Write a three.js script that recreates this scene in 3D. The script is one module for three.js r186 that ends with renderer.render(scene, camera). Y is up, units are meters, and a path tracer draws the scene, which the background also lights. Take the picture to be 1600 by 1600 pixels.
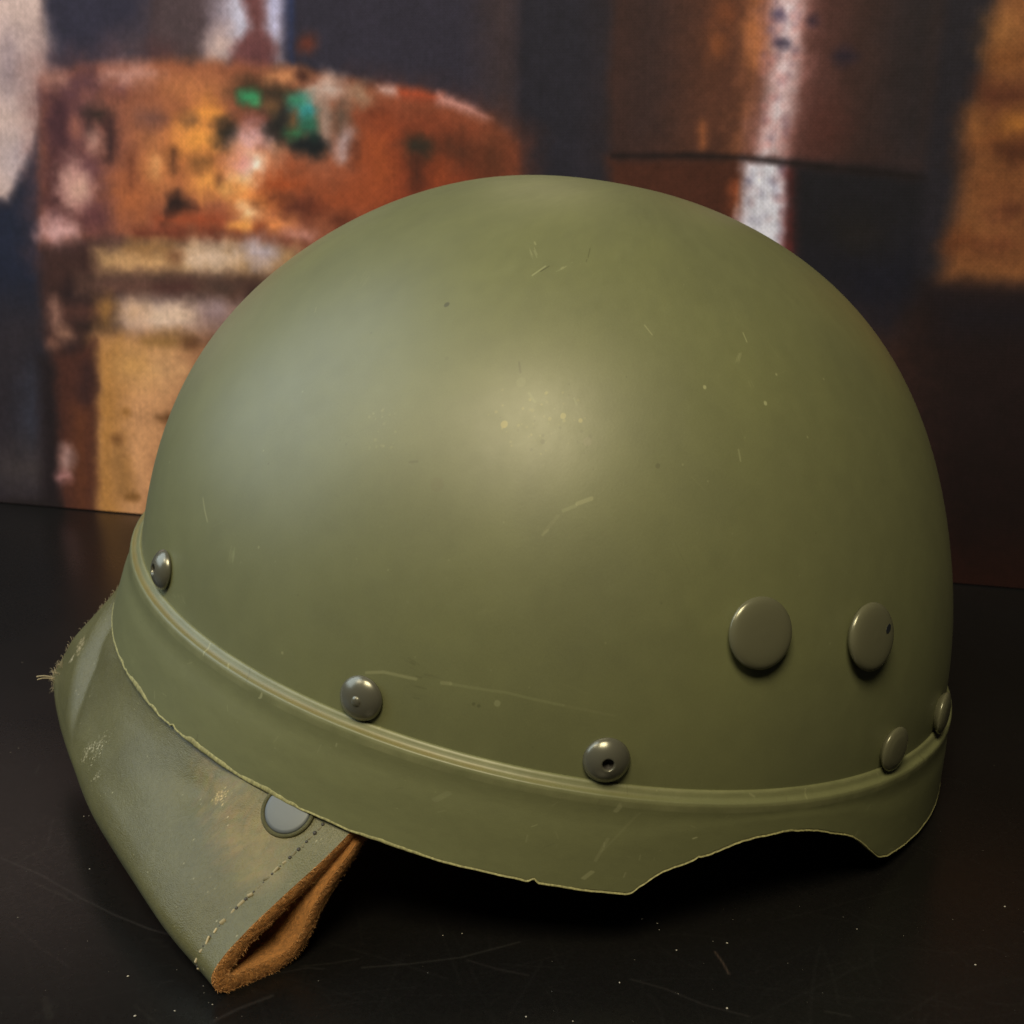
import * as THREE from 'three';
import { mergeGeometries } from 'three/addons/utils/BufferGeometryUtils.js';
import { RectAreaLightUniformsLib } from 'three/addons/lights/RectAreaLightUniformsLib.js';

// ---------------------------------------------------------------- camera, light, exposure
const scene = new THREE.Scene();
const FOCAL = 1946.1, PITCH = 14 * Math.PI / 180, EYE = new THREE.Vector3(0, 0.18823, 0);
const camera = new THREE.PerspectiveCamera(2 * Math.atan(800 / FOCAL) * 180 / Math.PI, 1, 0.02, 20);
camera.position.copy(EYE);
camera.rotation.set(-PITCH, 0, 0);
camera.focus = 0.335; camera.userData.fStop = 34;      // the front of the dome is sharp, the backdrop a little soft
camera.updateMatrixWorld();

const renderer = new THREE.WebGLRenderer({ antialias: true });
renderer.toneMapping = THREE.LinearToneMapping;
renderer.toneMappingExposure = 1.0;
renderer.shadowMap.enabled = true;
scene.background = new THREE.Color().setRGB(0.012, 0.0115, 0.011);   // unlit room

RectAreaLightUniformsLib.init();
function panel(color, intensity, w, h, at, aim) {
  const l = new THREE.RectAreaLight(color, intensity, w, h);
  l.position.set(...at); l.lookAt(...aim); scene.add(l); return l;
}
// warm ceiling lamp above and behind the camera
panel(new THREE.Color().setRGB(1.0, 0.86, 0.55), 24, 0.62, 0.54, [-0.10, 1.38, 0.52], [0, 0.1, -0.43]);
// its weaker twin to the left
panel(new THREE.Color().setRGB(1.0, 0.85, 0.56), 7.5, 0.4, 0.4, [-0.92, 1.26, 0.22], [0, 0.1, -0.43]);
// daylight from a window to the left
panel(new THREE.Color().setRGB(0.80, 0.93, 1.0), 3.0, 1.15, 1.35, [-1.12, 1.02, -0.42], [0, 0.1, -0.43]);
// second warm ceiling lamp farther into the room
panel(new THREE.Color().setRGB(1.0, 0.84, 0.50), 3.5, 0.4, 0.25, [0.05, 1.35, -2.15], [0, 0.1, -0.43]);

// ---------------------------------------------------------------- helpers
let seed = 20240611;
const rnd = () => { seed |= 0; seed = seed + 0x6D2B79F5 | 0; let t = Math.imul(seed ^ seed >>> 15, 1 | seed); t = t + Math.imul(t ^ t >>> 7, 61 | t) ^ t; return ((t ^ t >>> 14) >>> 0) / 4294967296; };
const range = (a, b) => a + (b - a) * rnd();
const mix = (a, b, t) => a + (b - a) * t;
const clamp = (x, a = 0, b = 1) => Math.min(b, Math.max(a, x));
const smooth = (a, b, x) => { const t = clamp((x - a) / (b - a)); return t * t * (3 - 2 * t); };
const hash = (x, y) => { let h = Math.imul(x | 0, 374761393) + Math.imul(y | 0, 668265263) | 0; h = Math.imul(h ^ h >>> 13, 1274126177); return ((h ^ h >>> 16) >>> 0) / 4294967296; };
function vnoise(x, y) {
  const i = Math.floor(x), j = Math.floor(y), f = x - i, g = y - j, u = f * f * (3 - 2 * f), v = g * g * (3 - 2 * g);
  return mix(mix(hash(i, j), hash(i + 1, j), u), mix(hash(i, j + 1), hash(i + 1, j + 1), u), v);
}
const fbm = (x, y, o = 4) => { let s = 0, a = 0.5, t = 0; for (let k = 0; k < o; k++) { s += a * vnoise(x, y); t += a; x = x * 2.03 + 17.1; y = y * 2.03 + 9.7; a *= 0.5; } return s / t; };
const V = (x, y, z) => new THREE.Vector3(x, y, z);
// a pixel of the 1600 px photograph gives a direction; the surface it meets gives the place
const CP = Math.cos(PITCH), SP = Math.sin(PITCH);
function ray(px, py) { const x = (px - 800) / FOCAL, y = -(py - 800) / FOCAL; return V(x, CP * y - SP, -SP * y - CP); }
function onHeight(px, py, h = 0) { const d = ray(px, py); return d.multiplyScalar((h - EYE.y) / d.y).add(EYE); }
function pixel(p) { const x = p.x - EYE.x, y = p.y - EYE.y, z = p.z - EYE.z; const cy = CP * y - SP * z, cz = SP * y + CP * z; return [800 - FOCAL * x / cz, 800 + FOCAL * cy / cz, -cz]; }
function locate(fn, px, py, a0, a1, b0, b1) {      // parameters of the nearest point of a surface seen at a pixel
  let ra = a0, rb = b0, wa = a1 - a0, wb = b1 - b0, best;
  for (let it = 0; it < 5; it++) {
    const n = it ? 12 : 70; best = null;
    for (let i = 0; i <= n; i++) for (let j = 0; j <= n; j++) {
      const a = ra + wa * i / n, b = clamp(rb + wb * j / n, Math.min(b0, b1), Math.max(b0, b1)), q = pixel(fn(a, b));
      const c = Math.hypot(q[0] - px, q[1] - py) + (it ? 0 : 250 * q[2]);
      if (!best || c < best[0]) best = [c, a, b];
    }
    wa *= it ? 0.3 : 0.05; wb *= it ? 0.3 : 0.05; ra = best[1] - wa / 2; rb = best[2] - wb / 2;
  }
  return [best[1], best[2]];
}
function canvasTexture(c, srgb) {
  const t = new THREE.CanvasTexture(c); t.wrapS = t.wrapT = THREE.RepeatWrapping; t.magFilter = THREE.LinearFilter;
  if (srgb) t.colorSpace = THREE.SRGBColorSpace; return t;
}
function pixels(w, h, fn) {                         // canvas filled by fn(x, y) -> [r, g, b] in 0..255
  const c = document.createElement('canvas'); c.width = w; c.height = h;
  const g = c.getContext('2d'), im = g.createImageData(w, h), d = im.data;
  for (let y = 0, k = 0; y < h; y++) for (let x = 0; x < w; x++, k += 4) { const p = fn(x, y); d[k] = p[0]; d[k + 1] = p[1]; d[k + 2] = p[2]; d[k + 3] = 255; }
  g.putImageData(im, 0, 0); return c;
}
function mesh(name, geo, mat, parent) {
  const m = new THREE.Mesh(geo, mat); m.name = name; m.castShadow = m.receiveShadow = true; parent.add(m); return m;
}
function sheet(nu, nv, fn, flip = false) {        // fn(i/nu, j/nv) -> { p, n?, uv }
  const pos = [], uv = [], idx = [], nor = []; let hasN = true;
  for (let j = 0; j <= nv; j++) for (let i = 0; i <= nu; i++) {
    const r = fn(i / nu, j / nv); pos.push(r.p.x, r.p.y, r.p.z); uv.push(...(r.uv || [i / nu, j / nv]));
    if (r.n) nor.push(r.n.x, r.n.y, r.n.z); else hasN = false;
  }
  for (let j = 0; j < nv; j++) for (let i = 0; i < nu; i++) { const a = j * (nu + 1) + i, b = a + 1, c = a + nu + 1, d = c + 1; if (flip) idx.push(a, d, b, a, c, d); else idx.push(a, b, d, a, d, c); }
  const g = new THREE.BufferGeometry();
  g.setAttribute('position', new THREE.Float32BufferAttribute(pos, 3)); g.setAttribute('uv', new THREE.Float32BufferAttribute(uv, 2)); g.setIndex(idx);
  if (hasN) g.setAttribute('normal', new THREE.Float32BufferAttribute(nor, 3)); else g.computeVertexNormals();
  return g;
}
const rgb = (r, g, b) => `rgb(${r},${g},${b})`;

// ---------------------------------------------------------------- table
const TILE = 0.9, TC = 2048;
const tableCanvas = pixels(TC, TC, (x, y) => {
  const n = fbm(x / 240, y / 240, 3), g = hash(x * 3 + 1, y * 5 + 2);
  const v = 17 + 6 * (n - 0.5) + 4 * (g - 0.5); return [v, v * 0.97, v * 0.98];
});
const tableRough = pixels(1024, 1024, (x, y) => { const v = 255 * clamp(0.30 + 0.14 * (fbm(x / 60, y / 60, 4) - 0.5) + 0.05 * (hash(x, y) - 0.5)); return [v, v, v]; });
const tuv = p => [(p.x + TILE / 2) / TILE, (0.05 - p.z) / TILE];      // table texture coordinates, in tiles
{
  const g = tableCanvas.getContext('2d'); g.lineCap = 'round';
  const line = (pts, w, col) => { g.strokeStyle = col; g.lineWidth = w; g.beginPath(); pts.forEach(([x, y], i) => { const [u, v] = tuv(onHeight(x, y)); g[i ? 'lineTo' : 'moveTo'](u * TC, (1 - v) * TC); }); g.stroke(); };
  const P = a => `rgba(120,116,112,${a * 0.42})`;
  line([[0, 1340], [60, 1365], [130, 1405], [180, 1430], [235, 1452], [275, 1463]], 1.6, P(0.34));
  line([[55, 1380], [100, 1400], [112, 1408]], 2, P(0.2));
  line([[20, 1352], [60, 1330], [78, 1322]], 1.6, P(0.2)); line([[76, 1316], [80, 1290], [84, 1280]], 1.6, P(0.22));
  line([[15, 1440], [60, 1478], [110, 1512]], 1.4, P(0.14)); line([[210, 1570], [245, 1600]], 1.4, P(0.16));
  line([[565, 1512], [640, 1506], [720, 1496], [812, 1472]], 1.5, P(0.3)); line([[730, 1500], [780, 1515], [825, 1524]], 1.5, P(0.22));
  line([[985, 1530], [1040, 1545], [1100, 1570], [1170, 1588]], 1.5, P(0.26)); line([[1117, 1487], [1130, 1505], [1139, 1522]], 1.2, 'rgba(140,110,95,0.3)');
  line([[335, 1595], [375, 1575], [425, 1556]], 2.4, P(0.32)); line([[470, 1510], [520, 1505], [560, 1498]], 1.4, P(0.2));
  line([[440, 1520], [480, 1512], [505, 1514]], 1.4, P(0.24)); line([[55, 1210], [62, 1195]], 1.6, P(0.25));
  line([[1290, 1580], [1330, 1588]], 1.4, P(0.25)); line([[70, 1560], [78, 1590]], 4, P(0.16));
  for (let k = 0; k < 420; k++) {
    const p = onHeight(range(-50, 1650), 1000 + 640 * Math.sqrt(rnd())), [u, v] = tuv(p), a = range(0, 6.28), l = range(4, 60) * (rnd() < 0.2 ? 2.4 : 1);
    g.strokeStyle = P(range(0.015, 0.07)); g.lineWidth = range(0.7, 1.5); g.beginPath(); g.moveTo(u * TC, (1 - v) * TC);
    g.quadraticCurveTo(u * TC + Math.cos(a) * l * 0.5 + range(-5, 5), (1 - v) * TC + Math.sin(a) * l * 0.5 + range(-5, 5), u * TC + Math.cos(a) * l, (1 - v) * TC + Math.sin(a) * l); g.stroke();
  }
  for (let k = 0; k < 500; k++) { g.fillStyle = P(range(0.04, 0.2)); g.beginPath(); g.arc(rnd() * TC, rnd() * TC, range(0.5, 1.5), 0, 7); g.fill(); }
}
const tableMat = new THREE.MeshPhysicalMaterial({ map: canvasTexture(tableCanvas, true), roughness: 1, roughnessMap: canvasTexture(tableRough), specularIntensity: 0.55 });
{
  const x0 = -0.95, x1 = 0.95, z0 = -1.05, z1 = 0.28;
  const top = sheet(1, 1, (u, v) => { const p = V(mix(x0, x1, u), 0, mix(z1, z0, v)); return { p, n: V(0, 1, 0), uv: tuv(p) }; });
  const body = new THREE.BoxGeometry(x1 - x0, 0.03, z1 - z0); body.translate(0, -0.0155, (z0 + z1) / 2);
  const t = mesh('table_top', mergeGeometries([top, body]), tableMat, scene);
  t.userData = { kind: 'structure', label: 'black satin table top with fine scratches and dust specks', category: 'table' };
}

// ---------------------------------------------------------------- printed backdrop
const BL = onHeight(10, 787), BR = onHeight(1590, 921);
const bDir = BR.clone().sub(BL).normalize(), bNor = V(-bDir.z, 0, bDir.x); if (bNor.z < 0) bNor.negate();
const bW0 = -0.16, bW1 = BR.distanceTo(BL) + 0.14, bH = 0.335, MM = 0.00046;      // extent along the base, height, metres per print unit
const PW = Math.round((bW1 - bW0) / MM), PH = Math.round(bH / MM);
function toPrint([px, py]) {                        // where the sight line of a pixel meets the backdrop, in print units
  const d = ray(px, py), t = BL.clone().sub(EYE).dot(bNor) / d.dot(bNor), p = d.multiplyScalar(t).add(EYE);
  return [(p.clone().sub(BL).dot(bDir) - bW0) / MM, PH - p.y / MM];
}
const print = new Float32Array(PW * PH * 3);
function lay(x, y, c, a) { const k = (y * PW + x) * 3; print[k] += (c[0] - print[k]) * a; print[k + 1] += (c[1] - print[k + 1]) * a; print[k + 2] += (c[2] - print[k + 2]) * a; }
let inkSeed = 0;
function ink(pts, c, soft = 8, rag = 6, alpha = 1) {      // soft-edged patch of printed colour with a ragged outline
  const P = pts.map(toPrint), id = ++inkSeed * 13.7; soft *= 2.1; rag *= 0.9;
  const xs = P.map(p => p[0]), ys = P.map(p => p[1]), m = soft + rag + 2;
  const X0 = Math.max(0, Math.floor(Math.min(...xs) - m)), X1 = Math.min(PW - 1, Math.ceil(Math.max(...xs) + m)), Y0 = Math.max(0, Math.floor(Math.min(...ys) - m)), Y1 = Math.min(PH - 1, Math.ceil(Math.max(...ys) + m));
  for (let y = Y0; y <= Y1; y++) for (let x = X0; x <= X1; x++) {
    let d = 1e9, inside = false;
    for (let i = 0, j = P.length - 1; i < P.length; j = i++) {
      const [ax, ay] = P[j], [bx, by] = P[i], ex = bx - ax, ey = by - ay, t = clamp(((x - ax) * ex + (y - ay) * ey) / (ex * ex + ey * ey + 1e-9));
      d = Math.min(d, Math.hypot(x - ax - ex * t, y - ay - ey * t));
      if ((ay > y) !== (by > y) && x < (bx - ax) * (y - ay) / (by - ay) + ax) inside = !inside;
    }
    const s = (inside ? d : -d) + rag * 2 * (fbm(x / 16 + id, y / 16, 3) - 0.5);
    const a = smooth(-soft, soft, s) * alpha; if (a > 0.002) lay(x, y, c, a);
  }
}
const spot = (cx, cy, rx, ry, c, soft = 7, rag = 9, alpha = 1) => { const q = []; for (let k = 0; k < 16; k++) q.push([cx + rx * Math.cos(k * Math.PI / 8), cy + ry * Math.sin(k * Math.PI / 8)]); ink(q, c, soft, rag, alpha); };
for (let y = 0; y < PH; y++) for (let x = 0; x < PW; x++) lay(x, y, [58, 43, 46], 1);
// upper shelf of dark blocks
ink([[65, -90], [240, -90], [235, 112], [65, 128]], [66, 61, 77], 5, 3);
ink([[230, -90], [345, -90], [335, 112], [232, 115]], [98, 80, 83], 14, 8); spot(205, 75, 30, 22, [110, 88, 90], 14, 10, 0.7); spot(250, 85, 22, 16, [105, 70, 70], 10, 8, 0.7);
ink([[335, -90], [445, -90], [447, 106], [320, 106]], [160, 142, 150], 9, 5); spot(375, 10, 20, 50, [204, 194, 208], 8, 8); spot(428, 15, 14, 46, [196, 188, 212], 7, 6); spot(343, 72, 20, 26, [204, 176, 170], 8, 8);
ink([[380, -90], [410, -90], [411, 48], [424, 76], [422, 112], [352, 112], [368, 66], [392, 46], [378, 0]], [128, 84, 84], 5, 6); spot(405, 85, 22, 26, [124, 80, 82], 6, 8);
ink([[443, -90], [466, -90], [464, 108], [448, 108]], [60, 66, 96], 6, 3);
ink([[462, -90], [822, -90], [812, 225], [700, 165], [560, 132], [462, 108]], [66, 60, 73], 4, 3); ink([[745, -90], [822, -90], [815, 225], [760, 195]], [78, 63, 66], 16, 6);
spot(480, 70, 13, 14, [116, 66, 56], 6, 5);
ink([[812, -90], [972, -90], [956, 500], [806, 500]], [55, 51, 61], 4, 2);
// right-hand bottle
ink([[966, -90], [1490, -90], [1480, 0], [1440, 260], [1170, 246], [955, 246], [950, 130]], [84, 56, 50], 5, 3);
ink([[972, -90], [1080, -90], [1060, 244], [958, 244]], [74, 55, 54], 26, 8); ink([[1090, -90], [1180, -90], [1150, 244], [1060, 244]], [112, 72, 56], 22, 12, 0.8);
ink([[1260, -90], [1330, -90], [1290, 250], [1230, 250]], [106, 70, 66], 18, 10); ink([[1350, -90], [1490, -90], [1450, 262], [1330, 252]], [66, 51, 52], 26, 8); ink([[1410, -90], [1490, -90], [1450, 262], [1390, 258]], [57, 48, 52], 14, 5);
ink([[1165, -90], [1215, -90], [1190, 120], [1165, 245], [1140, 245], [1160, 120]], [146, 96, 72], 9, 12); spot(1097, 215, 5, 22, [176, 112, 74], 5, 5); spot(1120, 72, 13, 24, [148, 92, 62], 8, 9); spot(1135, 25, 18, 20, [130, 80, 56], 9, 10); spot(1178, 60, 14, 50, [176, 116, 80], 7, 12);
ink([[1212, -90], [1264, -90], [1248, 100], [1230, 246], [1174, 246], [1198, 120]], [204, 150, 146], 11, 9); ink([[1226, -90], [1250, -90], [1238, 100], [1218, 246], [1190, 246], [1210, 120]], [226, 212, 218], 8, 9, 0.9);
for (let k = 0; k < 60; k++) { const t = rnd(), x = mix(1228, 1196, t) + range(-28, 28), y = mix(0, 244, t); spot(x, y, range(1.5, 4.5), range(1.5, 4.5), rnd() < 0.5 ? [120, 96, 112] : [200, 140, 136], 3, 4, 0.4); }
spot(1222, 70, 10, 6, [84, 74, 94], 4, 5); spot(1216, 25, 9, 6, [110, 96, 120], 5, 5); spot(1318, 90, 14, 9, [60, 48, 62], 6, 5); spot(1268, 35, 5, 5, [70, 52, 66], 4, 4); spot(1290, 200, 30, 40, [98, 58, 52], 14, 12, 0.6);
ink([[950, 250], [1165, 250], [1150, 520], [950, 500]], [90, 54, 43], 6, 4); spot(1150, 312, 9, 24, [176, 100, 66], 6, 7);
ink([[1164, 254], [1228, 262], [1222, 420], [1146, 420]], [204, 184, 190], 5, 7); ink([[1168, 258], [1224, 264], [1218, 420], [1154, 420]], [220, 213, 222], 4, 7);
for (let k = 0; k < 40; k++) spot(range(1158, 1228), range(262, 375), range(1.5, 5), range(2, 6), rnd() < 0.6 ? [120, 112, 132] : [184, 160, 164], 3, 4, 0.4);
ink([[1228, 262], [1246, 264], [1244, 420], [1226, 420]], [120, 56, 54], 6, 8);
ink([[1240, 258], [1475, 284], [1430, 560], [1350, 545], [1240, 440]], [41, 38, 45], 6, 3); ink([[1300, 400], [1440, 400], [1430, 565], [1340, 545]], [38, 37, 51], 22, 6); spot(1340, 370, 30, 20, [50, 43, 40], 18, 10, 0.7);
ink([[955, 244], [1080, 243], [1170, 247], [1260, 257], [1470, 280], [1470, 285], [1260, 263], [1170, 252], [1080, 247], [955, 248]], [38, 30, 33], 3, 1.5);
ink([[1486, -90], [1566, -90], [1558, 0], [1465, 460], [1425, 560], [1440, 300]], [51, 46, 54], 5, 2);
// far right object
ink([[1566, -90], [1800, -90], [1800, 470], [1465, 446], [1500, 300], [1558, 20]], [146, 98, 64], 8, 4);
ink([[1530, 128], [1800, 140], [1800, 178], [1522, 172]], [104, 62, 46], 10, 8); ink([[1512, 195], [1800, 215], [1800, 258], [1500, 245]], [118, 72, 46], 14, 14, 0.8); spot(1590, 195, 24, 18, [178, 120, 64], 9, 9); spot(1522, 200, 12, 24, [160, 108, 66], 9, 6); spot(1562, 60, 20, 36, [166, 116, 74], 12, 9);
spot(1580, 330, 34, 16, [112, 68, 50], 12, 14); spot(1560, 290, 40, 18, [134, 86, 56], 12, 12); spot(1500, 380, 24, 12, [120, 72, 46], 10, 10); spot(1560, 385, 40, 10, [126, 78, 54], 12, 12); spot(1590, 240, 26, 14, [96, 58, 42], 10, 10); spot(1580, 95, 30, 14, [136, 88, 54], 10, 10);
ink([[1440, 446], [1800, 466], [1800, 900], [1380, 1000], [1380, 560]], [45, 31, 33], 11, 4); ink([[1470, 478], [1800, 490], [1800, 524], [1480, 508]], [40, 34, 44], 18, 6); ink([[1360, 700], [1800, 740], [1800, 990], [1360, 990]], [38, 23, 24], 40, 8); ink([[1360, 850], [1800, 890], [1800, 990], [1360, 990]], [50, 24, 20], 24, 6);
// far left pale block and the shade below it
ink([[-400, -90], [66, -90], [69, 130], [60, 222], [44, 255], [15, 318], [-400, 330]], [212, 184, 176], 7, 5); spot(14, 105, 24, 50, [172, 150, 152], 16, 10); spot(25, 250, 20, 30, [196, 176, 178], 16, 9); spot(60, 70, 14, 30, [190, 162, 158], 14, 9);
ink([[-400, 330], [14, 320], [58, 226], [68, 400], [66, 620], [-400, 620]], [50, 53, 71], 7, 5); ink([[-400, 470], [82, 470], [92, 800], [-400, 800]], [64, 56, 62], 26, 8); spot(50, 640, 18, 70, [72, 70, 81], 16, 10); spot(45, 735, 60, 30, [86, 75, 75], 24, 10);
ink([[60, 560], [92, 560], [106, 800], [68, 800]], [55, 44, 47], 8, 4);
// rust and orange label
ink([[66, 124], [120, 105], [240, 96], [380, 100], [480, 112], [560, 131], [640, 146], [760, 185], [808, 224], [812, 420], [560, 420], [480, 395], [370, 374], [160, 374], [64, 388], [64, 200]], [162, 102, 78], 5, 4);
ink([[64, 128], [170, 108], [175, 372], [64, 388]], [136, 92, 88], 26, 14); ink([[560, 150], [700, 172], [808, 230], [812, 420], [560, 420]], [142, 74, 50], 22, 10);
spot(94, 190, 26, 55, [96, 62, 68], 12, 12); spot(128, 130, 22, 16, [112, 76, 82], 10, 12); spot(85, 300, 14, 50, [92, 58, 60], 12, 12); spot(186, 140, 12, 10, [136, 88, 84], 8, 9); spot(130, 265, 18, 14, [120, 80, 84], 10, 10);
spot(155, 180, 22, 10, [66, 52, 48], 7, 8); spot(172, 215, 9, 38, [74, 50, 52], 6, 8); spot(138, 195, 8, 20, [80, 56, 56], 6, 8); spot(148, 222, 10, 16, [190, 148, 136], 8, 8); spot(116, 200, 8, 16, [164, 110, 96], 7, 7);
spot(112, 292, 22, 34, [206, 160, 150], 12, 14); spot(128, 305, 12, 20, [220, 176, 160], 8, 10); spot(92, 364, 30, 22, [214, 168, 164], 10, 12); spot(85, 125, 18, 12, [190, 142, 130], 9, 9); spot(205, 118, 42, 13, [198, 150, 138], 10, 12); spot(150, 340, 20, 20, [120, 76, 78], 12, 12);
spot(300, 140, 50, 22, [190, 128, 88], 18, 12); spot(290, 240, 60, 60, [204, 134, 84], 26, 16); spot(240, 255, 16, 44, [206, 140, 92], 12, 12); spot(205, 310, 30, 34, [186, 116, 78], 14, 14); spot(225, 190, 30, 30, [160, 106, 84], 16, 12);
spot(325, 178, 22, 13, [236, 164, 86], 9, 9); spot(310, 218, 30, 26, [238, 166, 92], 11, 11); spot(330, 286, 26, 20, [238, 168, 98], 10, 10); spot(282, 205, 14, 10, [226, 156, 92], 8, 8); spot(244, 262, 6, 16, [232, 170, 118], 6, 6);
spot(270, 252, 6, 20, [112, 74, 54], 5, 6); spot(204, 270, 5, 26, [138, 84, 62], 6, 7); spot(315, 255, 18, 10, [150, 104, 66], 7, 8); spot(342, 285, 5, 9, [120, 80, 56], 5, 5); spot(295, 190, 12, 7, [136, 98, 70], 6, 6); spot(235, 185, 18, 8, [136, 94, 82], 8, 8);
ink([[262, 312], [278, 302], [306, 328], [280, 336], [254, 350]], [66, 46, 42], 5, 5); spot(298, 345, 50, 8, [172, 92, 62], 8, 8);
spot(355, 212, 20, 22, [62, 54, 46], 8, 9); spot(405, 148, 44, 22, [84, 66, 50], 9, 9); spot(440, 190, 34, 40, [56, 52, 50], 9, 9); spot(485, 228, 30, 20, [42, 45, 48], 6, 7); spot(425, 215, 12, 18, [54, 48, 46], 6, 6);
spot(388, 154, 15, 9, [78, 156, 112], 5, 7); spot(398, 163, 8, 6, [86, 168, 118], 4, 5); spot(478, 172, 20, 22, [80, 156, 156], 7, 8); spot(462, 158, 12, 8, [84, 150, 120], 5, 6); spot(455, 210, 13, 9, [78, 134, 92], 5, 6); spot(480, 200, 15, 12, [60, 118, 96], 6, 7); spot(424, 168, 12, 12, [132, 98, 70], 6, 7); spot(458, 188, 8, 14, [136, 98, 68], 5, 6); spot(398, 188, 18, 8, [142, 88, 76], 6, 6);
spot(392, 222, 24, 20, [224, 178, 182], 9, 10); spot(396, 262, 40, 34, [240, 176, 140], 12, 12); spot(396, 262, 15, 15, [252, 238, 224], 6, 7); spot(388, 284, 20, 9, [252, 222, 192], 6, 7); spot(378, 255, 10, 14, [236, 170, 160], 6, 7); spot(370, 300, 18, 16, [248, 196, 130], 8, 9); spot(400, 310, 40, 20, [228, 150, 92], 10, 11); spot(390, 336, 16, 14, [252, 216, 176], 7, 8); spot(378, 356, 22, 9, [246, 176, 104], 7, 8); spot(430, 352, 28, 12, [232, 154, 100], 8, 9); spot(405, 320, 12, 5, [140, 90, 58], 5, 6); spot(408, 356, 10, 9, [168, 96, 64], 5, 6);
spot(450, 290, 40, 26, [172, 92, 56], 14, 12); spot(480, 325, 38, 14, [108, 60, 48], 8, 10); spot(440, 310, 20, 8, [130, 76, 54], 6, 8); spot(534, 345, 18, 14, [86, 50, 42], 6, 7); spot(462, 374, 24, 12, [216, 162, 152], 7, 8); spot(545, 310, 50, 30, [168, 92, 60], 16, 10);
spot(445, 122, 34, 9, [206, 146, 106], 7, 8); spot(515, 142, 28, 18, [204, 178, 168], 8, 9); spot(508, 185, 9, 36, [176, 148, 136], 6, 8); spot(532, 190, 12, 30, [120, 96, 84], 7, 8); spot(540, 228, 14, 24, [186, 158, 156], 7, 9); spot(560, 150, 16, 18, [180, 146, 124], 8, 9); spot(556, 240, 9, 22, [104, 62, 50], 6, 7); spot(475, 122, 10, 9, [92, 58, 50], 6, 6);
ink([[590, 136], [620, 140], [622, 152], [590, 146]], [206, 168, 160], 4, 4); ink([[622, 140], [690, 150], [690, 160], [622, 152]], [184, 92, 62], 5, 3); ink([[684, 148], [730, 162], [768, 188], [760, 190], [722, 176], [684, 162]], [216, 158, 148], 4, 4);
spot(652, 232, 22, 20, [66, 58, 50], 8, 9); spot(650, 272, 9, 24, [92, 54, 42], 8, 8); spot(712, 240, 26, 20, [96, 60, 46], 12, 10); spot(770, 250, 26, 40, [110, 66, 48], 14, 10); spot(590, 260, 26, 50, [172, 94, 58], 14, 12); spot(690, 280, 16, 26, [152, 80, 50], 9, 9);
ink([[210, 362], [300, 362], [450, 370], [500, 392], [300, 378], [210, 374]], [126, 66, 50], 6, 5);
// brown and cream bands under the label
ink([[64, 390], [165, 378], [160, 520], [84, 565], [66, 520]], [84, 58, 54], 9, 8); spot(130, 462, 34, 16, [58, 43, 45], 10, 10); spot(155, 512, 34, 12, [62, 47, 45], 8, 9); spot(130, 488, 40, 8, [104, 70, 62], 7, 8); spot(86, 490, 8, 26, [160, 120, 106], 7, 7); spot(100, 524, 12, 10, [170, 128, 108], 7, 7); spot(82, 540, 8, 8, [150, 108, 92], 6, 6);
ink([[150, 392], [300, 380], [460, 386], [520, 440], [380, 436], [155, 432]], [196, 156, 116], 10, 8); spot(215, 412, 44, 10, [218, 172, 128], 9, 9); spot(230, 390, 36, 9, [168, 126, 86], 8, 8); spot(328, 404, 46, 22, [226, 194, 172], 10, 10); spot(405, 396, 26, 20, [206, 186, 190], 10, 9); spot(272, 402, 10, 10, [150, 108, 80], 7, 7);
ink([[120, 430], [250, 430], [380, 442], [400, 456], [378, 472], [210, 466], [120, 460]], [112, 82, 72], 8, 7); spot(270, 450, 30, 8, [100, 66, 62], 7, 7); spot(350, 452, 26, 8, [100, 78, 70], 7, 7); spot(200, 448, 30, 8, [122, 88, 78], 8, 8);
ink([[188, 472], [330, 472], [400, 480], [400, 540], [200, 524], [180, 500]], [206, 174, 162], 9, 6); spot(268, 495, 44, 20, [230, 198, 176], 8, 7); spot(212, 490, 18, 20, [214, 176, 148], 9, 7); spot(335, 492, 22, 16, [184, 158, 160], 9, 7);
ink([[150, 524], [230, 522], [340, 528], [340, 600], [300, 700], [300, 960], [146, 960]], [214, 162, 120], 9, 5); ink([[146, 540], [190, 530], [188, 960], [146, 960]], [188, 138, 84], 14, 8); spot(262, 536, 40, 12, [156, 118, 74], 9, 8); spot(296, 540, 9, 7, [112, 78, 52], 6, 6); spot(260, 580, 44, 22, [228, 180, 134], 16, 8); spot(205, 570, 26, 26, [206, 158, 104], 16, 9); spot(165, 490, 14, 20, [180, 134, 84], 10, 8);
ink([[176, 690], [190, 700], [204, 720], [210, 780], [182, 776], [172, 730]], [180, 134, 88], 6, 4); spot(182, 688, 8, 6, [140, 98, 62], 5, 4); spot(258, 655, 11, 5, [112, 78, 48], 5, 4); spot(206, 778, 10, 4, [150, 108, 64], 4, 3); spot(196, 645, 6, 5, [176, 128, 78], 4, 4);
ink([[86, 560], [148, 535], [147, 960], [104, 960], [88, 640]], [98, 62, 53], 6, 5); ink([[112, 640], [140, 640], [142, 960], [118, 960]], [116, 72, 52], 10, 8); spot(135, 600, 12, 30, [80, 54, 52], 8, 8);
spot(104, 716, 11, 22, [186, 148, 140], 6, 5); spot(98, 746, 10, 8, [206, 152, 148], 6, 5);
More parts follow.
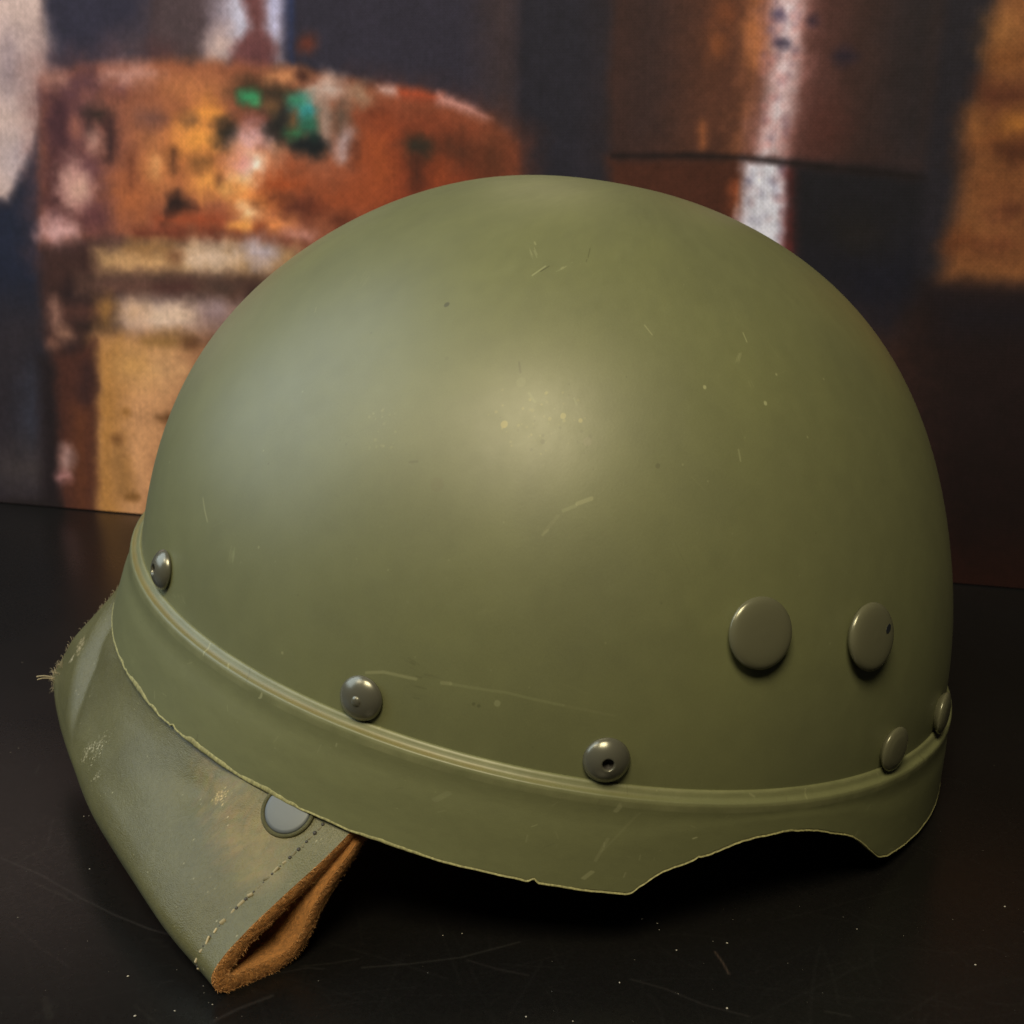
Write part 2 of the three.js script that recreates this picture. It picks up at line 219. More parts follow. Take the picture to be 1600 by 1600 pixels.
// below the picture: lower border of the print, and the part behind the helmet
ink([[330, 540], [560, 420], [812, 420], [950, 500], [1380, 560], [1400, 1100], [200, 1100], [300, 700]], [96, 62, 50], 40, 20);
ink([[-400, 778], [96, 786], [96, 1000], [-400, 1000]], [52, 43, 42], 6, 2);
const printCanvas = pixels(PW, PH, (x, y) => {
  const k = (y * PW + x) * 3, br = fbm(x / 5, y / 5, 3) - 0.5, blot = fbm(x / 22 + 40, y / 22, 3) - 0.5, gr = hash(x * 7, y * 3) - 0.5;
  const strand = Math.sin((x + y) * 1.15) * 0.016 + Math.sin((x - y) * 1.15) * 0.016 + (hash(x, 77) - 0.5) * 0.06 * (hash(x >> 2, y >> 5) > 0.45 ? 1 : 0.2);
  const f = 1 + 0.13 * br + 0.14 * blot + 0.05 * gr + strand * 0.8;
  let c = [print[k] * f, print[k + 1] * f, print[k + 2] * f]; const l = 0.3 * c[0] + 0.59 * c[1] + 0.11 * c[2];
  c = c.map(v => { const q = clamp(l + (v - l) * 1.0, 0, 255) / 255; return 255 * clamp(1.06 * Math.pow(q, 1.27)); });
  return [c[0] * 0.95, c[1], Math.min(255, c[2] * 1.08)];
});
const weave = pixels(256, 256, (x, y) => { const v = 128 + 60 * Math.sin((x + y) * Math.PI / 8) * Math.sin((x - y) * Math.PI / 8) + 50 * (hash(x, y) - 0.5); return [v, v, v]; });
{
  const wt = canvasTexture(weave); wt.repeat.set((bW1 - bW0) / 0.05, bH / 0.05);
  const bMat = new THREE.MeshPhysicalMaterial({ map: canvasTexture(printCanvas, true), roughness: 0.7, specularIntensity: 0.3, bumpMap: wt, bumpScale: 0.00005 });
  const edgeMat = new THREE.MeshStandardMaterial({ color: new THREE.Color().setRGB(0.05, 0.042, 0.04), roughness: 0.8 });
  const g = new THREE.Group(); g.name = 'printed_backdrop'; scene.add(g);
  const mid = BL.clone().addScaledVector(bDir, (bW0 + bW1) / 2); g.position.copy(mid); g.rotation.y = Math.atan2(bNor.x, bNor.z);
  const face = new THREE.PlaneGeometry(bW1 - bW0, bH); face.translate(0, bH / 2 + 0.0008, 0);
  mesh('canvas', face, bMat, g);
  const board = new THREE.BoxGeometry(bW1 - bW0 - 0.002, bH - 0.002, 0.006); board.translate(0, bH / 2 + 0.0008, -0.0035); mesh('board', board, edgeMat, g);
  g.userData = { label: 'canvas backdrop printed with blurred rusty label and bottle, standing behind the helmet', category: 'backdrop' };
}

// ---------------------------------------------------------------- helmet
const SC = 0.9, H = { a: 0.15629, b: 0.15629 * 1.03719, h: 0.15436, n: 2.13716, n1: -0.12921, c1: -0.02619, c2: 0.00204, d1: 0.00753, d2: -0.02174, sx: 0.00304, flare: 0.1396, drop: 0.02998 };
const TURN = new THREE.Matrix3().set(0.98118, 0.19311, 0, -0.19281, 0.97965, -0.0557, -0.01076, 0.05465, 0.99845);
const SEAT = V(0.01245, 0.05704, -0.43107), BASE = V(0.01245, 0, -0.43107);
const place = p => p.multiplyScalar(SC).applyMatrix3(TURN).add(SEAT);          // helmet axes -> world
function domeLocal(az, el, k = 1) {
  const cp = Math.cos(az), n = H.n + H.n1 * cp, c = Math.max(0, Math.cos(el)), s = Math.sin(el);
  const y = Math.pow(s, 2 / n), x = Math.pow(c, 2 / n) * (1 + (H.c1 + H.d1 * cp) * Math.sin(2 * el) + (H.c2 + H.d2 * cp) * Math.sin(4 * el));
  return V(k * (H.a * x * cp) + H.sx * y, k * H.h * y, k * H.b * x * Math.sin(az));
}
const domeAt = (az, el, k) => place(domeLocal(az, el, k));
function domeNormal(az, el) {
  const e = 2e-3, q = clamp(el, 2e-3, Math.PI / 2 - 0.02), d1 = domeAt(az + e, q).sub(domeAt(az - e, q)), d2 = domeAt(az, q + e * 0.5).sub(domeAt(az, q - e * 0.5));
  const n = d2.cross(d1).normalize(); return n.dot(domeAt(az, q).sub(SEAT)) < 0 ? n.negate() : n;
}
const bandAt = (az, y, off = 0) => { const e = 0.003 - H.flare * y + off; return place(V((H.a + e) * Math.cos(az), y, (H.b + e) * Math.sin(az))); };

const helmet = new THREE.Group(); helmet.name = 'helmet'; helmet.position.copy(BASE); scene.add(helmet);
helmet.userData = { label: 'olive green domed helmet with riveted rim band and folded leather flap', category: 'helmet' };
const rel = p => p.sub(BASE);

// paint with its scuffs, on half the dome (the far half mirrors it)
const DW = 2048, DH = 1024;
const paint = pixels(DW, DH, (x, y) => {
  const n = fbm(x / 170, y / 170, 4) - 0.5, m = fbm(x / 26 + 50, y / 26, 3) - 0.5, g = hash(x, y) - 0.5;
  const f = 1 + 0.10 * n + 0.06 * m + 0.045 * g;
  return [99 * f, 102 * f, 72 * (f - 0.05 * n)];
});
const gloss = pixels(1024, 512, (x, y) => { const v = 255 * clamp(0.48 + 0.08 * (fbm(x / 50, y / 50, 4) - 0.5) + 0.05 * (fbm(x / 7, y / 7, 2) - 0.5)); return [v, v, v]; });
{
  const g = paint.getContext('2d'); g.lineCap = 'round';
  const at = (x, y) => { const [az, el] = locate(domeAt, x, y, 0.15, Math.PI - 0.02, 0, Math.PI / 2 - 0.01); return [az / Math.PI * DW, (1 - el / (Math.PI / 2)) * DH]; };
  const line = (pts, w, col) => { const q = pts.map(p => at(...p)); g.strokeStyle = col; g.lineWidth = w; g.beginPath(); q.forEach((p, i) => g[i ? 'lineTo' : 'moveTo'](...p)); g.stroke(); };
  const dot = (x, y, r, col) => { const [u, v] = at(x, y); g.fillStyle = col; g.beginPath(); g.ellipse(u, v, r, r, 0, 0, 7); g.fill(); };
  const L = a => `rgba(176,178,140,${a * 0.62})`, D = a => `rgba(52,52,34,${a * 0.8})`;
  const scuff = (x, y, dx, dy, n, spread, col, a) => { for (let k = 0; k < n; k++) { const ox = range(-spread, spread), oy = range(-spread, spread), t = range(0.3, 1); line([[x + ox - dx * t / 2, y + oy - dy * t / 2], [x + ox + dx * t / 2, y + oy + dy * t / 2]], range(0.7, 1.8), col(a * range(0.4, 1))); } };
  line([[832, 430], [852, 416]], 3.4, L(0.55)); line([[845, 424], [858, 416]], 2, D(0.7)); scuff(834, 395, 6, 14, 7, 7, L, 0.4); line([[835, 378], [837, 382]], 3, L(0.5)); scuff(878, 420, 12, -8, 5, 5, L, 0.5);
  line([[922, 388], [919, 402]], 1.8, D(0.6)); line([[917, 405], [916, 409]], 1.6, D(0.5)); scuff(572, 437, 10, -18, 6, 7, L, 0.4); scuff(548, 445, 20, -12, 4, 10, L, 0.22); line([[492, 488], [494, 480]], 1.6, L(0.4));
  dot(698, 476, 4.6, 'rgba(64,66,50,0.75)'); dot(580, 520, 1.6, D(0.4)); line([[1007, 508], [1019, 523]], 2, L(0.5)); line([[1161, 520], [1167, 534]], 2.6, L(0.6)); scuff(1154, 557, -6, 20, 9, 4, L, 0.3);
  dot(1101, 605, 3, L(0.8)); dot(1196, 630, 3.2, L(0.85)); dot(1213, 585, 2.2, L(0.6)); dot(1287, 592, 1.8, L(0.5)); dot(1262, 683, 1.7, L(0.5)); scuff(1172, 598, 10, 22, 3, 4, L, 0.16); line([[1154, 703], [1157, 720]], 2.8, L(0.4));
  line([[902, 787], [924, 779]], 5, L(0.42)); line([[880, 798], [900, 790]], 4, L(0.26)); line([[850, 832], [872, 806]], 4, L(0.14)); line([[848, 836], [856, 828]], 3, L(0.25));
  for (let k = 0; k < 60; k++) dot(850 + 95 * (rnd() + rnd() - 1), 665 + 80 * (rnd() + rnd() - 1), range(0.8, 2.6), rnd() < 0.75 ? `rgba(160,150,90,${range(0.08, 0.28)})` : D(range(0.1, 0.3)));
  dot(880, 650, 4, 'rgba(175,162,100,0.4)'); dot(907, 657, 3, 'rgba(175,162,100,0.4)'); dot(788, 663, 5, 'rgba(190,165,90,0.35)'); dot(814, 597, 7, L(0.16)); line([[826, 614], [836, 628]], 3.4, L(0.2)); line([[897, 622], [901, 632]], 3, L(0.22)); dot(848, 690, 3, D(0.35)); dot(918, 690, 6, 'rgba(120,112,100,0.25)');
  for (let k = 0; k < 22; k++) dot(598 + range(-22, 22), 672 + range(-32, 32), range(0.8, 2.4), `rgba(160,155,105,${range(0.08, 0.25)})`);
  line([[811, 566], [813, 582]], 3, D(0.32)); line([[640, 722], [652, 721]], 3, D(0.28)); dot(683, 757, 9, 'rgba(90,86,60,0.25)'); dot(1028, 728, 3.4, D(0.3)); dot(698, 560, 3, D(0.15));
  line([[572, 1051], [600, 1050], [650, 1061]], 3.4, L(0.42)); line([[690, 1067], [704, 1068]], 4, L(0.35)); line([[704, 1069], [790, 1082], [880, 1102]], 3, L(0.2)); line([[880, 1102], [960, 1118]], 2.6, L(0.09));
  scuff(665, 1066, 26, 6, 8, 12, D, 0.22); scuff(645, 1038, 22, 14, 5, 7, D, 0.3); dot(777, 1099, 3.6, L(0.4)); dot(740, 1100, 2, D(0.4)); dot(748, 1103, 2, D(0.4)); scuff(655, 1090, 30, 6, 5, 10, D, 0.14);
  scuff(362, 868, -5, 26, 14, 4, L, 0.2); line([[317, 778], [320, 798], [324, 815]], 2.4, L(0.5)); dot(404, 855, 1.8, L(0.5)); dot(265, 722, 2, L(0.5)); dot(441, 1020, 1.8, L(0.5)); scuff(280, 935, 8, 12, 5, 8, L, 0.3); scuff(755, 955, 40, -10, 4, 6, L, 0.1);
  for (let k = 0; k < 170; k++) { const u = rnd() * DW, v = DH * (0.12 + 0.86 * rnd()); g.fillStyle = rnd() < 0.7 ? L(range(0.12, 0.5)) : D(range(0.15, 0.5)); g.beginPath(); g.arc(u, v, range(0.5, 1.4), 0, 7); g.fill(); }
  for (let k = 0; k < 110; k++) { const u = rnd() * DW, v = DH * (0.15 + 0.82 * rnd()), a = rnd() * 6.28, l = range(6, 50); g.strokeStyle = rnd() < 0.7 ? L(range(0.03, 0.12)) : D(range(0.04, 0.14)); g.lineWidth = range(0.6, 1.3); g.beginPath(); g.moveTo(u, v); g.lineTo(u + Math.cos(a) * l, v + Math.sin(a) * l); g.stroke(); }
}
const peel = pixels(512, 512, (x, y) => { const v = 255 * (0.6 * vnoise(x / 6, y / 6) + 0.4 * vnoise(x / 60, y / 60)); return [v, v, v]; });
const peelTex = canvasTexture(peel); peelTex.repeat.set(8, 4);
const shellMat = new THREE.MeshPhysicalMaterial({ map: canvasTexture(paint, true), roughness: 1, roughnessMap: canvasTexture(gloss), bumpMap: peelTex, bumpScale: 0.00001, clearcoat: 0.28, clearcoatRoughness: 0.42 });
const wrapU = az => { const t = az / Math.PI; return t <= 1 ? t : 2 - t; };
const shell = mesh('shell', sheet(360, 120, (u, v) => { const az = u * 2 * Math.PI, el = v * Math.PI / 2 * 0.9999; return { p: rel(domeAt(az, el)), n: domeNormal(az, el), uv: [wrapU(az), el / (Math.PI / 2)] }; }, true), shellMat, helmet);
mesh('lining', sheet(120, 40, (u, v) => ({ p: rel(domeAt(u * 2 * Math.PI, v * Math.PI / 2 * 0.999, 0.982)) })), shellMat, shell);

// rim band, its lower edge cut by an arch
const ARCH = [[0.8006, 0.0298], [0.8326, 0.0286], [0.8558, 0.02626], [0.9191, 0.01945], [0.96, 0.0164], [1.0025, 0.01431], [1.05, 0.0124], [1.1044, 0.01163], [1.15, 0.0118], [1.2009, 0.01279], [1.2937, 0.0179], [1.3612, 0.02278], [1.3983, 0.02736], [1.4143, 0.0296], [1.4423, 0.0299]];
function edgeY(az) {
  let d = H.drop; const a = az % (2 * Math.PI);
  if (a > ARCH[0][0] && a < ARCH[ARCH.length - 1][0]) for (let i = 1; i < ARCH.length; i++) if (a <= ARCH[i][0]) { const [p, q] = [ARCH[i - 1], ARCH[i]]; const o = ARCH[Math.max(0, i - 2)], z = ARCH[Math.min(ARCH.length - 1, i + 1)], w = q[0] - p[0], t = (a - p[0]) / w, m0 = (q[1] - o[1]) / (q[0] - o[0]) * w, m1 = (z[1] - p[1]) / (z[0] - p[0]) * w, t2 = t * t, t3 = t2 * t; d = (2 * t3 - 3 * t2 + 1) * p[1] + (t3 - 2 * t2 + t) * m0 + (3 * t2 - 2 * t3) * q[1] + (t3 - t2) * m1; break; }
  const inArch = a > 0.84 && a < 1.41 ? 1 : 0, left = smooth(1.9, 2.3, a) * (1 - smooth(3.2, 3.6, a));
  d += 0.0005 * (fbm(a * 22, 3, 2) - 0.5) + (0.00014 + 0.00022 * left + 0.00018 * inArch) * (fbm(a * 130, 9, 3) - 0.5) + (left + 0.4) * 0.0007 * Math.max(0, vnoise(a * 60, 5) - 0.75) * 4 * (vnoise(a * 300, 2) - 0.5);
  d -= 0.0011 * Math.exp(-(((a - 1.585) / 0.006) ** 2)) + 0.0009 * Math.exp(-(((a - 2.36) / 0.007) ** 2)) + 0.0006 * Math.exp(-(((a - 1.30) / 0.004) ** 2));
  return -d;
}
const bandCanvas = pixels(2048, 256, (x, y) => { const az = x / 2048 * Math.PI, gd = smooth(9, 11, y) * (1 - smooth(15, 18, y)) * smooth(1.3, 1.9, az) * (0.55 + 0.9 * (fbm(x / 25, 3, 3) - 0.3)), wr = (smooth(2, 4, y) * (1 - smooth(7, 9, y)) + smooth(18, 20, y) * (1 - smooth(23, 26, y))) * clamp(1.6 * fbm(x / 30, y / 9 + 6, 3) - 0.35); const n = fbm(x / 90, y / 40, 4) - 0.5, m = fbm(x / 12 + 9, y / 12, 3) - 0.5, f = 1 + 0.09 * n + 0.05 * m + 0.04 * (hash(x, y) - 0.5); return [f * mix(mix(99, 115, wr), 106, clamp(gd)), f * mix(mix(102, 117, wr), 98, clamp(gd)), f * mix(mix(72, 86, wr), 57, clamp(gd))]; });
{
  const g = bandCanvas.getContext('2d'); g.lineCap = 'round';
  for (let k = 0; k < 260; k++) { const u = rnd() * 2048, v = rnd() * 256, a = rnd() * 6.28, l = rnd() < 0.5 ? 0.5 : range(3, 22); g.strokeStyle = rnd() < 0.65 ? `rgba(196,196,160,${range(0.06, 0.3)})` : `rgba(46,44,28,${range(0.08, 0.35)})`; g.lineWidth = range(0.8, 2); g.beginPath(); g.moveTo(u, v); g.lineTo(u + Math.cos(a) * l * 0.6, v + Math.sin(a) * l); g.stroke(); }
  const streak = (x0, y0, x1, y1, w, al) => { const p = locate(bandAt, x0, y0, 0.1, 3, -0.03, -0.004), q = locate(bandAt, x1, y1, 0.1, 3, -0.03, -0.004); g.strokeStyle = `rgba(196,196,160,${al})`; g.lineWidth = w; g.beginPath(); g.moveTo(p[0] / Math.PI * 2048, (0.1 + 0.9 * (-p[1] - 0.0044) / 0.029) * 256); g.lineTo(q[0] / Math.PI * 2048, (0.1 + 0.9 * (-q[1] - 0.0044) / 0.029) * 256); g.stroke(); };
  streak(912, 1372, 925, 1362, 6, 0.22); streak(930, 1345, 950, 1310, 4, 0.12); streak(962, 1268, 968, 1260, 6, 0.2); streak(1083, 1310, 1088, 1308, 3, 0.4); streak(940, 1330, 1000, 1270, 3, 0.07); streak(680, 1250, 700, 1240, 8, 0.08); streak(405, 1090, 409, 1088, 3, 0.35);
}
const bandMat = new THREE.MeshPhysicalMaterial({ map: canvasTexture(bandCanvas, true), roughness: 0.46, clearcoat: 0.25, clearcoatRoughness: 0.42, bumpMap: peelTex, bumpScale: 0.00001 });
const edgeMat = new THREE.MeshStandardMaterial({ map: canvasTexture(pixels(512, 16, (x, y) => { const f = 1 + 0.5 * (fbm(x / 8, y / 4, 3) - 0.5); return [132 * f, 130 * f, 90 * f]; }), true), roughness: 0.7 });
const PROFILE = [[-0.0012, 0.0006], [0.0002, 0.0008], [0.0007, 0.0006], [0.0011, 0.0000], [0.0014, -0.0008], [0.0020, -0.0013], [0.0026, -0.0015], [0.0031, -0.0016], [0.0035, -0.0020], [0.00365, -0.0029], [0.0037, -0.0044]];
const ring = (az, e, y) => rel(place(V((H.a + e) * Math.cos(az), y, (H.b + e) * Math.sin(az))));
const NB = 1440;
{
  const rows = 22, np = PROFILE.length;
  const wob = az => 0.00012 * (fbm(az * 40, 1, 2) - 0.5);
  const g = sheet(NB, rows, (u, v) => {
    const az = u * 2 * Math.PI, j = Math.round(v * rows);
    let e, y;
    if (j < np) { [e, y] = PROFILE[j]; e += wob(az); } else { const t = (j - np + 1) / (rows - np + 1), yb = edgeY(az) + 0.0008; y = mix(-0.0044, yb, t); e = mix(0.0037, 0.003 - H.flare * y + 0.0001, smooth(0, 0.4, t)); }
    return { p: ring(az, e, y), uv: [wrapU(az), j < np ? 1 - 0.1 * (j + 0.3) / np : 0.9 * (1 - (-y - 0.0044) / 0.029)] };
  });
  const band = mesh('rim_band', g, bandMat, helmet);
  const lip = sheet(NB, 6, (u, v) => {
    const az = u * 2 * Math.PI, y = edgeY(az), j = Math.round(v * 6), e = 0.003 - H.flare * y, left = smooth(1.5, 2.2, az), w = (0.00008 + 0.0004 * left) + (0.0004 + 0.0008 * left) * clamp(2.4 * fbm(az * 17, 4, 4) - 0.95), q = 0.00003 + 0.00008 * fbm(az * 20, 8, 2);
    const [de, dy] = [[-0.0002, w + 0.0005], [0.0001 + q, w + 0.0001], [0.0002 + q, w * 0.5], [q * 0.6, 0.0001], [-0.0005, -0.0001], [-0.0021, 0.0001], [-0.0023, 0.0008]][j];
    return { p: ring(az, e + de, y + dy), uv: [u * 30, v] };
  });
  mesh('cut_edge', lip, edgeMat, band);
  mesh('band_lining', sheet(360, 6, (u, v) => { const az = u * 2 * Math.PI, y = mix(edgeY(az) + 0.0008, -0.0002, v), e = 0.003 - H.flare * y - 0.0023 - (v > 0.99 ? 0.0025 : 0); return { p: ring(az, e, y) }; }), bandMat, band);
}

// rivets
const metal = (r, g, b, rough, m) => new THREE.MeshPhysicalMaterial({ color: new THREE.Color().setRGB(r, g, b), metalness: m, roughness: rough, clearcoat: 0.3, clearcoatRoughness: 0.2 });
const rivetMat = metal(0.13, 0.13, 0.105, 0.27, 0.45), discMat = metal(0.13, 0.13, 0.085, 0.24, 0.25), holeMat = new THREE.MeshStandardMaterial({ color: new THREE.Color().setRGB(0.035, 0.032, 0.03), roughness: 0.6 });
const lathe = pts => new THREE.LatheGeometry(pts.map(p => new THREE.Vector2(p[0] / 1000, p[1] / 1000)), 40);
const arc = (r, h, n, r0 = 0) => { const o = []; for (let k = 0; k <= n; k++) { const t = k / n, x = mix(r, r0, t); o.push([x, h * Math.pow(Math.max(0, 1 - (x / r) ** 2.2), 0.72)]); } return o; };
const R = 6.0;
const holed = lathe([[R - 0.5, -0.6], [R, -0.1], ...arc(R, 3.0, 14, 1.75).map(([x, y]) => [x, y + 0.25]), [1.55, 2.95], [1.4, 2.5]]), pit = lathe([[1.45, 2.6], [1.3, 1.2], [0, 1.0]]);
const nubbed = lathe([[R - 0.5, -0.6], [R, -0.1], ...arc(R, 2.6, 14, 1.2).map(([x, y]) => [x, y + 0.25]), [1.0, 3.15], [0.5, 3.3], [0, 3.32]]);
const flat = (r, h) => lathe([[r - 1.6, -0.9], [r - 0.5, 0.0], [r - 0.08, 0.3 * h], [r, 0.45 * h], [r - 0.14, 0.6 * h], [r - 0.5, 0.76 * h], [r - 1.1, 0.90 * h], [r - 1.9, 1.0 * h], [r * 0.6, 1.14 * h], [r * 0.3, 1.18 * h], [0, 1.2 * h]]);
const plain = flat(6.6, 2.0), big = flat(9.3, 2.4);
function rivet(name, geo, mat, az, el, lift = 0, lean = 0) {
  const n = domeNormal(az, el), m = mesh(name, geo, mat, helmet); m.position.copy(rel(domeAt(az, el))).addScaledVector(n, lift);
  m.quaternion.setFromUnitVectors(V(0, 1, 0), n.clone().add(V(0, lean, 0)).normalize()); return m;
}
mesh('pit', pit, holeMat, rivet('rivet', holed, rivetMat, 2.5684, 0.0419, 0.0006));
rivet('rivet', nubbed, rivetMat, 1.9563, 0.0352, 0.0006);
mesh('pit', pit, holeMat, rivet('rivet', holed, rivetMat, 1.5015, 0.0396, 0.0006));
rivet('rivet', plain, discMat, 0.8301, 0.0419, 0.0008); rivet('rivet', plain, discMat, 0.5554, 0.0468, 0.0008);
const d1 = rivet('strap_rivet', big, discMat, 1.2560, 0.2871, 0.0012), d2 = rivet('strap_rivet', big, discMat, 0.9690, 0.2787, 0.0014);
{ // paint chip on one strap rivet
  const chip = new THREE.CylinderGeometry(0.0011, 0.0011, 0.0002, 7); chip.scale(0.8, 1, 1.35); chip.translate(0.0032, 0.00275, -0.0042);
  mesh('paint_chip', chip, new THREE.MeshStandardMaterial({ color: new THREE.Color().setRGB(0.01, 0.012, 0.018), roughness: 0.5 }), d2);
}

// folded leather flap under the front of the band
const FOLD = [[85, 1052, 0.027, 2.98], [95, 1110, 0.0245, 2.80], [150, 1260, 0.0185, 2.44], [250, 1425, 0.0112, 2.10], [310, 1503, 0.0064, 1.96], [331, 1531, 0.0054, 1.91]];
const foldPts = FOLD.map(([x, y, h]) => onHeight(x, y, h));
const foldCurve = new THREE.CatmullRomCurve3(foldPts, false, 'centripetal');
const topCurve = new THREE.CatmullRomCurve3(FOLD.map(([, , , az]) => bandAt(az, -0.0305, -0.0045)), false, 'centripetal');
const lens = (() => { const l = [0]; for (let i = 1; i < foldPts.length; i++) l.push(l[i - 1] + foldPts[i].distanceTo(foldPts[i - 1])); return l.map(x => x / l[l.length - 1]); })();
const knot = s => { for (let i = 1; i < lens.length; i++) if (s <= lens[i] + 1e-9) return (i - 1 + (s - lens[i - 1]) / (lens[i] - lens[i - 1])) / (lens.length - 1); return 1; };
const LOOP = [[46, 40], [38, 31], [31, 25.8], [24, 21.4], [16, 16.8], [9, 12.4], [4.2, 8.8], [1.8, 5.5], [3.0, 2.7], [7, 2.1], [12.5, 2.0], [18.8, 2.9], [23.0, 7.0], [25.6, 11.9], [29.8, 17.6], [36, 23.8], [42, 31], [49, 38]];
const FLATL = [[46, 40], [38, 31], [31, 25.5], [24, 20.6], [16, 15.0], [9, 10.0], [4.4, 6.6], [2.0, 4.2], [2.6, 2.4], [5.6, 3.2], [10, 6.0], [16, 10.4], [22, 14.6], [26, 17.5], [30, 20.6], [36, 25.3], [42, 31], [49, 38]];
const curves = [LOOP, FLATL].map(L => new THREE.CatmullRomCurve3(L.map(([d, y]) => V(d, y, 0)), false, 'centripetal'));
function mid(s, v) {
  const k = knot(clamp(s)), F = foldCurve.getPoint(k), A = topCurve.getPoint(k), f = smooth(0.62, 0.05, s);
  const q = curves[0].getPoint(v).lerp(curves[1].getPoint(v), f), h = V(A.x - F.x, 0, A.z - F.z), D = h.length(); h.normalize();
  return F.clone().addScaledVector(h, q.x / 38 * D).add(V(0, (q.y - 5.2) / 25.8 * (A.y - F.y), 0));
}
function skin(s, v, off) {
  const e = 0.004, a = mid(s, Math.max(0, v - e)), b = mid(s, Math.min(1, v + e)), c = mid(Math.max(0, s - e), v), d = mid(Math.min(1, s + e), v);
  const n = b.sub(a).cross(d.sub(c)).normalize(), p = mid(s, v);
  // soft dents, and the crease that runs from the band down to the far fold
  const outer = 1 - smooth(0.40, 0.5, v);
  const line = mix(0.10, 0.36, smooth(0.05, 0.42, v)), cr = 0.0026 * outer * smooth(0.0, 0.09, line - s) * (1 - smooth(0.2, 0.38, v)) - 0.0012 * outer * (1 - smooth(0.2, 0.38, v)) * Math.exp(-(((s - line) / 0.025) ** 2));
  const dent = 0.0011 * outer * (fbm(s * 6 + 3, v * 9, 2) - 0.5) + 0.0016 * outer * Math.exp(-(((s - 0.72) / 0.05) ** 2 + ((v - 0.16) / 0.05) ** 2)) * -1 + 0.0011 * outer * Math.exp(-(((s - 0.80) / 0.05) ** 2 + ((v - 0.12) / 0.07) ** 2));
  return p.addScaledVector(n, off + cr + dent);
}
const THICK = 0.0024, SIGN = (() => { const p = mid(0.8, 0.2), q = mid(0.8, 0.6); const e = 0.004, n = mid(0.8, 0.204).sub(mid(0.8, 0.196)).cross(mid(0.804, 0.2).sub(mid(0.796, 0.2))); return n.dot(p.sub(q)) > 0 ? 1 : -1; })();
const outerSkin = (s, v) => skin(s, v, SIGN * THICK);
const LW = 1024, LHt = 512;
const hide = pixels(LW, LHt, (x, y) => {
  const n = fbm(x / 80, y / 60, 4) - 0.5, p = fbm(x / 4.5, y / 4.5, 2) - 0.5, f = 1 + 0.16 * n + 0.10 * p + 0.06 * (hash(x, y) - 0.5);
  return [82 * f, 81 * f, 53 * f];
});
{
  const g = hide.getContext('2d'), uvAt = (x, y) => { const [s, v] = locate(outerSkin, x, y, 0, 1, 0.06, 0.46); return [s * LW, (1 - v) * LHt]; };
  // worn tan patch where the paint has rubbed off, in ragged flecks
  const A0 = uvAt(352, 1248), A1 = uvAt(405, 1345), A2 = uvAt(300, 1270);
  for (let k = 0; k < 1500; k++) { const r = Math.sqrt(rnd()), a = rnd() * 6.28, m = Math.cos(a) * r * 1.25 + 0.25, w = Math.sin(a) * r * 0.85 + 0.12 * (fbm(k * 0.37, 2, 2) - 0.5), x = A0[0] + (A1[0] - A0[0]) * m + (A2[0] - A0[0]) * w, y = A0[1] + (A1[1] - A0[1]) * m + (A2[1] - A0[1]) * w; g.fillStyle = `rgba(${130 + range(-14, 14) | 0},${110 + range(-10, 10) | 0},${66 + range(-8, 8) | 0},${range(0.02, 0.10) * (1.2 - r * 0.9)})`; g.beginPath(); g.ellipse(x, y, range(3, 13), range(2, 9), a, 0, 7); g.fill(); }
  const flecks = (x, y, w, h, n, col, a0, a1, r0 = 0.5, r1 = 1.6) => { const [u, v] = uvAt(x, y); for (let k = 0; k < n; k++) { g.fillStyle = `rgba(${col},${range(a0, a1)})`; g.beginPath(); g.ellipse(u + w * (rnd() + rnd() - 1), v + h * (rnd() + rnd() - 1), range(r0, r1), range(r0, r1), 0, 0, 7); g.fill(); } };
  flecks(150, 1170, 34, 34, 110, '205,200,185', 0.15, 0.75); flecks(135, 1175, 20, 26, 60, '190,185,168', 0.15, 0.5, 0.8, 2.6); flecks(150, 1215, 12, 22, 30, '205,200,185', 0.2, 0.7);
  flecks(125, 1010, 40, 10, 90, '205,190,165', 0.15, 0.6, 0.7, 2.4); flecks(112, 1030, 12, 8, 16, '215,205,185', 0.3, 0.7, 1, 3);
  flecks(345, 1245, 22, 12, 70, '225,195,140', 0.12, 0.45, 0.6, 1.8);
  for (let k = 0; k < 260; k++) { g.fillStyle = rnd() < 0.75 ? `rgba(210,205,185,${range(0.1, 0.6)})` : `rgba(50,48,36,${range(0.1, 0.4)})`; g.beginPath(); g.arc(rnd() * LW, rnd() * LHt, range(0.4, 1.3), 0, 7); g.fill(); }
}
const grainTex = canvasTexture(pixels(512, 512, (x, y) => { const v = 255 * (0.55 * vnoise(x / 3.5, y / 3.5) + 0.45 * fbm(x / 22, y / 22, 3)); return [v, v, v]; })); grainTex.repeat.set(5, 4);
const hideMat = new THREE.MeshPhysicalMaterial({ map: canvasTexture(hide, true), roughness: 0.44, specularIntensity: 0.8, bumpMap: grainTex, bumpScale: 0.00012 });
const suedeMat = new THREE.MeshPhysicalMaterial({ map: canvasTexture(pixels(256, 256, (x, y) => { const f = 1 + 0.4 * (fbm(x / 6, y / 6, 3) - 0.5) + 0.25 * (hash(x, y) - 0.5); return [200 * f, 138 * f, 76 * f]; }), true), roughness: 0.95, sheen: 0.5, sheenRoughness: 0.6, sheenColor: new THREE.Color().setRGB(0.5, 0.25, 0.1), bumpMap: grainTex, bumpScale: 0.0006 });
const flap = mesh('leather_flap', sheet(150, 140, (s, v) => ({ p: rel(outerSkin(s, v)), uv: [s, v] }), SIGN > 0), hideMat, helmet);
flap.userData = { label: 'grey-green leather flap folded into a loop, raw orange-brown at the cut end' };
